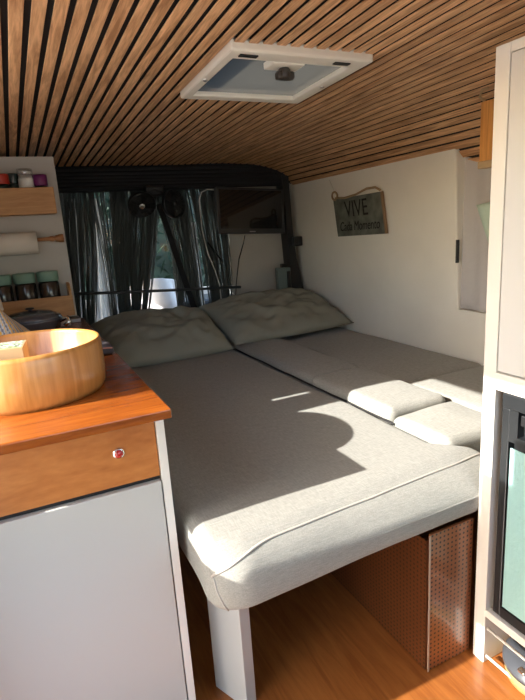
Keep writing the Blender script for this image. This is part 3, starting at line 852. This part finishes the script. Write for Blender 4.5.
tag(o, 'pale mint cloth corner showing in front of the grey window cloth', 'cloth')

# ------------------------------------------------------------------ tall fridge cabinet
t = empty('tall_cabinet', (1.3, .5, 0), 'tall white cabinet housing the fridge at the right edge', 'cabinet')
FX = .985; EY0, EY1 = .822, .858
zt = 1.532
m = MB(); m.box(FX, 1.70, EY0+.0, EY1, 0, zt, bev=.0015); m.build('end_panel', M['whiteedge'], t)
m = MB(); m.box(FX+.002, 1.70, .05, EY0-.0005, zt-.02, zt); m.box(1.68, 1.70, .05, EY0-.0005, 0, zt-.021); m.box(FX+.05, 1.68, .05, .07, 0, zt-.021); m.build('carcass', M['whiteedge'], t)
m = MB(); m.box(FX+.002, FX+.02, .06, EY0-.002, .832, zt-.022, bev=.001); m.build('door', M['doorwhite'], t)
m = MB(); m.box(FX-.004, FX+.018, .06, EY0-.001, .787, .829, bev=.002); m.build('face_frame', M['whiteedge'], t); m = MB()
m.box(FX-.002, FX+.018, .06, EY0-.001, .150, .172, bev=.002); m.build('face_frame', M['whiteedge'], t)
m = MB(); m.box(FX+.06, 1.60, .07, EY0-.001, .137, .149); m.build('fridge_shelf', M['whiteedge'], t)
for z in (.100, .028):
    m = MB(); m.tube([(FX+.006, EY0-.004, z+(.012 if z > .05 else -.004)), (FX+.006, .08, z)], .004, 8); m.build('rail', M['whiteedge'], t)
t = empty('fridge', (1.2, .5, .12), 'black framed built in fridge with a mint green door panel', 'fridge')
m = MB(); m.box(FX+.03, 1.55, .10, .800, .1745, .782); m.build('body', M['bezel'], t)
m = MB()
m.box(FX+.006, FX+.029, .10, .806, .745, .782, bev=.003); m.box(FX+.008, FX+.029, .785, .806, .175, .7445, bev=.002); m.box(FX+.008, FX+.029, .10, .7848, .175, .203)
m.box(FX+.008, FX+.029, .762, .7848, .665, .7445); m.box(FX+.008, FX+.029, .10, .762, .655, .68)
dr = m.build('door', M['bezel'], t)
m = MB(); m.box(FX+.004, FX+.007, .12, .776, .213, .652, bev=.001); m.build('door_panel', M['mintpanel'], dr)
m = MB(); m.box(FX+.010, FX+.016, .12, .757, .712, .738, bev=.002); m.build('handle', M['black'], dr)
t = empty('cooking_pot', (1.075, .71, 0), 'dark lidded olive pot on the floor under the fridge', 'pot')
m = MB(); m.lathe((1.075, .71, .0), [(.075, 0), (.09, .01), (.095, .04), (.09, .045)], 32); m.build('pot_body', M['olive'], t)
m = MB(); m.lathe((1.075, .71, .0455), [(.098, 0), (.098, .012), (.07, .03), (.02, .036), (0, .036)], 32); ld = m.build('lid', M['pot'], t)
m = MB(); m.box(.985, 1.02, .70, .72, .062, .072, bev=.003); m.build('lid_clip', M['chrome'], ld)

# ------------------------------------------------------------------ person in the cab, bent forward
t_seat = empty('cab_seat', (.95, 3.75, 0), 'dark cab bench seat cushion beyond the string curtain', 'seat')
m = MB(); m.rbox((.92, 3.78, .31), (1.1, .50, .12), .04, 10); m.build('seat_pad', M['seatcloth'], t_seat)
m = MB(); m.box(.42, 1.42, 3.57, 4.0, 0, .249); m.build('base', M['black'], t_seat)

def skin(name, verts, edges, radii, m_, root=0, parent=None, sub=2):
    me = bpy.data.meshes.new(name); me.from_pydata(verts, edges, []); me.materials.append(m_)
    o = bpy.data.objects.new(name, me); C.objects.link(o)
    md = o.modifiers.new('skin', 'SKIN'); md.use_smooth_shade = True
    for i, r in enumerate(radii):
        sv = me.skin_vertices[0].data[i]; sv.radius = (r, r) if not isinstance(r, tuple) else r
        sv.use_root = (i == root)
    sb = o.modifiers.new('sub', 'SUBSURF'); sb.levels = sub; sb.render_levels = sub
    bpy.context.view_layer.update()
    me2 = bpy.data.meshes.new_from_object(o.evaluated_get(bpy.context.evaluated_depsgraph_get()))
    bpy.data.objects.remove(o)
    for p in me2.polygons: p.use_smooth = True
    o = bpy.data.objects.new(name, me2); C.objects.link(o)
    if parent: o.parent = parent; o.matrix_parent_inverse = parent.matrix_world.inverted()
    return o
PXc = .965
def V(x, y, z): return (PXc+x, y, z)
tp = empty('person', (PXc, 3.8, 0), 'person in a white shirt bent forward in the cab beyond the curtain', 'person')
bv_ = [V(0, 3.72, .52), V(0, 3.82, .64), V(0, 3.95, .745), V(0, 4.06, .775), V(0, 4.14, .78), V(0, 4.20, .775),
       V(-.10, 3.75, .48), V(-.12, 4.10, .47), V(-.13, 4.16, .10), V(-.13, 4.25, .04),
       V(.10, 3.75, .48), V(.12, 4.10, .47), V(.13, 4.16, .10), V(.13, 4.25, .04),
       V(-.17, 4.02, .74), V(-.19, 3.92, .56), V(-.06, 3.80, .585), V(-.02, 3.76, .59),
       V(.17, 4.02, .74), V(.22, 4.10, .55), V(.10, 4.24, .52), V(.07, 4.27, .51)]
be = [(0, 1), (1, 2), (2, 3), (3, 4), (4, 5), (0, 6), (6, 7), (7, 8), (8, 9), (0, 10), (10, 11), (11, 12), (12, 13), (3, 14), (14, 15), (15, 16), (16, 17), (3, 18), (18, 19), (19, 20), (20, 21)]
br = [.12, .12, .13, .10, .05, .06, .085, .065, .045, .035, .085, .065, .045, .035, .055, .042, .032, .028, .055, .042, .032, .028]
body = skin('body', bv_, be, br, M['skin'], 0, tp)
# head joined into the body mesh: skull, nose, ears, eyes, mouth; hands with fingers
m = MB(); m.bm.from_mesh(body.data)
def blob(c, r, sc=(1, 1, 1)):
    n0 = bmesh.ops.create_uvsphere(m.bm, u_segments=24, v_segments=16, radius=r)['verts']
    for v in n0: v.co = Vector((v.co.x*sc[0], v.co.y*sc[1], v.co.z*sc[2]))+Vector(c)
    for f in {f for v in n0 for f in v.link_faces}: f.smooth = True
hc = Vector(V(0, 4.33, .765))
blob(hc, .10, (.78, 1.1, .95)); blob(hc+Vector((0, .03, -.095)), .018, (.8, 1.4, 1)); blob(hc+Vector((-.08, 0, 0)), .024, (.4, 1, 1)); blob(hc+Vector((.08, 0, 0)), .024, (.4, 1, 1))
def fingers(w, d, side):
    w, d = Vector(w), Vector(d).normalized(); u = Vector((0, 0, 1)); s = d.cross(u).normalized()
    for i, ln in enumerate((.068, .078, .072, .055)):
        b0 = w+d*.03+s*(i-1.5)*.019
        m.tube([b0, b0+d*ln*.5+u*.006, b0+d*ln-u*.012, b0+d*ln*1.1-u*.03], lambda q: .0085-.002*q, 8)
    b0 = w+s*side*.025; m.tube([b0, b0+d*.03+s*side*.025, b0+d*.055+s*side*.03-u*.01], lambda q: .010-.003*q, 8)
fingers(V(-.02, 3.76, .59), (.9, -.3, 0), -1); fingers(V(.07, 4.27, .51), (-.6, .7, -.2), 1)
m.lay = None
me = bpy.data.meshes.new('body'); m.bm.to_mesh(me); m.bm.free(); me.materials.append(M['skin']); body.data = me
sv_ = [V(0, 3.74, .55), V(0, 3.82, .64), V(0, 3.95, .745), V(0, 4.06, .775), V(0, 4.12, .78), V(-.17, 4.02, .74), V(-.185, 3.94, .61), V(.17, 4.02, .74), V(.21, 4.08, .60)]
skin('shirt', sv_, [(0, 1), (1, 2), (2, 3), (3, 4), (3, 5), (5, 6), (3, 7), (7, 8)], [.135, .137, .147, .115, .062, .075, .065, .075, .065], M['shirt'], 0, tp)
skin('trousers', [V(0, 3.72, .50), V(-.10, 3.76, .48), V(-.12, 4.10, .47), V(-.13, 4.16, .12), V(.10, 3.76, .48), V(.12, 4.10, .47), V(.13, 4.16, .12)],
     [(0, 1), (1, 2), (2, 3), (0, 4), (4, 5), (5, 6)], [.125, .095, .078, .06, .095, .078, .06], M['trousers'], 0, tp)
m = MB(); m.rbox(hc+Vector((0, .0, .022)), (.172, .225, .165), .08, 10, fn=lambda p, h: p+Vector((0, 0, wr(p, .004, 40)))); m.build('hair', M['hair'], tp)
for sx in (-.03, .03):
    m = MB(); m.lathe(hc+Vector((sx, .055, -.075)), [(0, -.012), (.009, -.009), (.012, 0), (.009, .009), (0, .012)], 12); m.build('eye', M['creamjar'], tp)
m = MB(); m.box(hc.x-.022, hc.x+.022, hc.y-.018, hc.y-.010, hc.z-.094, hc.z-.088, bev=.002); m.build('mouth', M['red'], tp)

# ------------------------------------------------------------------ light
w = bpy.data.worlds.new('World'); bpy.context.scene.world = w; w.use_nodes = True
nt = w.node_tree; bg = nt.nodes['Background']
sky = nt.nodes.new('ShaderNodeTexSky'); sky.sky_type = 'NISHITA'; sky.sun_disc = False
sky.sun_elevation = math.radians(29); sky.sun_rotation = math.radians(-90); sky.air_density = 1; sky.dust_density = 1.5
nt.links.new(sky.outputs[0], bg.inputs[0]); bg.inputs[1].default_value = .85
sun = bpy.data.lights.new('Sun', 'SUN'); sun.energy = 14.5; sun.angle = math.radians(.53); sun.color = (1, .955, .88)
so = bpy.data.objects.new('Sun', sun); C.objects.link(so)
so.location = (-6, 1, 5)
so.rotation_euler = Vector((1, -.015, -.55)).to_track_quat('-Z', 'Y').to_euler()

# ------------------------------------------------------------------ camera
cam = bpy.data.cameras.new('Camera'); co = bpy.data.objects.new('Camera', cam); C.objects.link(co)
cam.sensor_fit = 'VERTICAL'; cam.sensor_height = 36; cam.lens = 515/700*36; cam.clip_start = .02
def n3(v): return Vector(v).normalized()
f = 515
dv = n3((140, 2128, f)); dl = Vector((8-262.5, 240-350, f)); dl = (dl-dl.dot(dv)*dv).normalized(); up = -dv
dx = dl.cross(up).normalized()
# world = rows (dx, dl, up) applied to image-space vectors (x right, y down, z forward)
def toW(v): v = Vector(v); return Vector((dx.dot(v), dl.dot(v), up.dot(v)))
X, Y, Z = toW((1, 0, 0)), toW((0, -1, 0)), toW((0, 0, -1))
mw = Matrix((X, Y, Z)).transposed().to_4x4(); mw.translation = (0, 0, 1.2)
co.matrix_world = mw
sc = bpy.context.scene
sc.camera = co
sc.view_settings.view_transform = 'Standard'; sc.view_settings.look = 'None'; sc.view_settings.gamma = 1
sc.view_settings.exposure = 0
sc.cycles.use_denoising = True
sc.cycles.max_bounces = 10; sc.cycles.diffuse_bounces = 6; sc.cycles.transparent_max_bounces = 12
sc.cycles.sample_clamp_indirect = 8
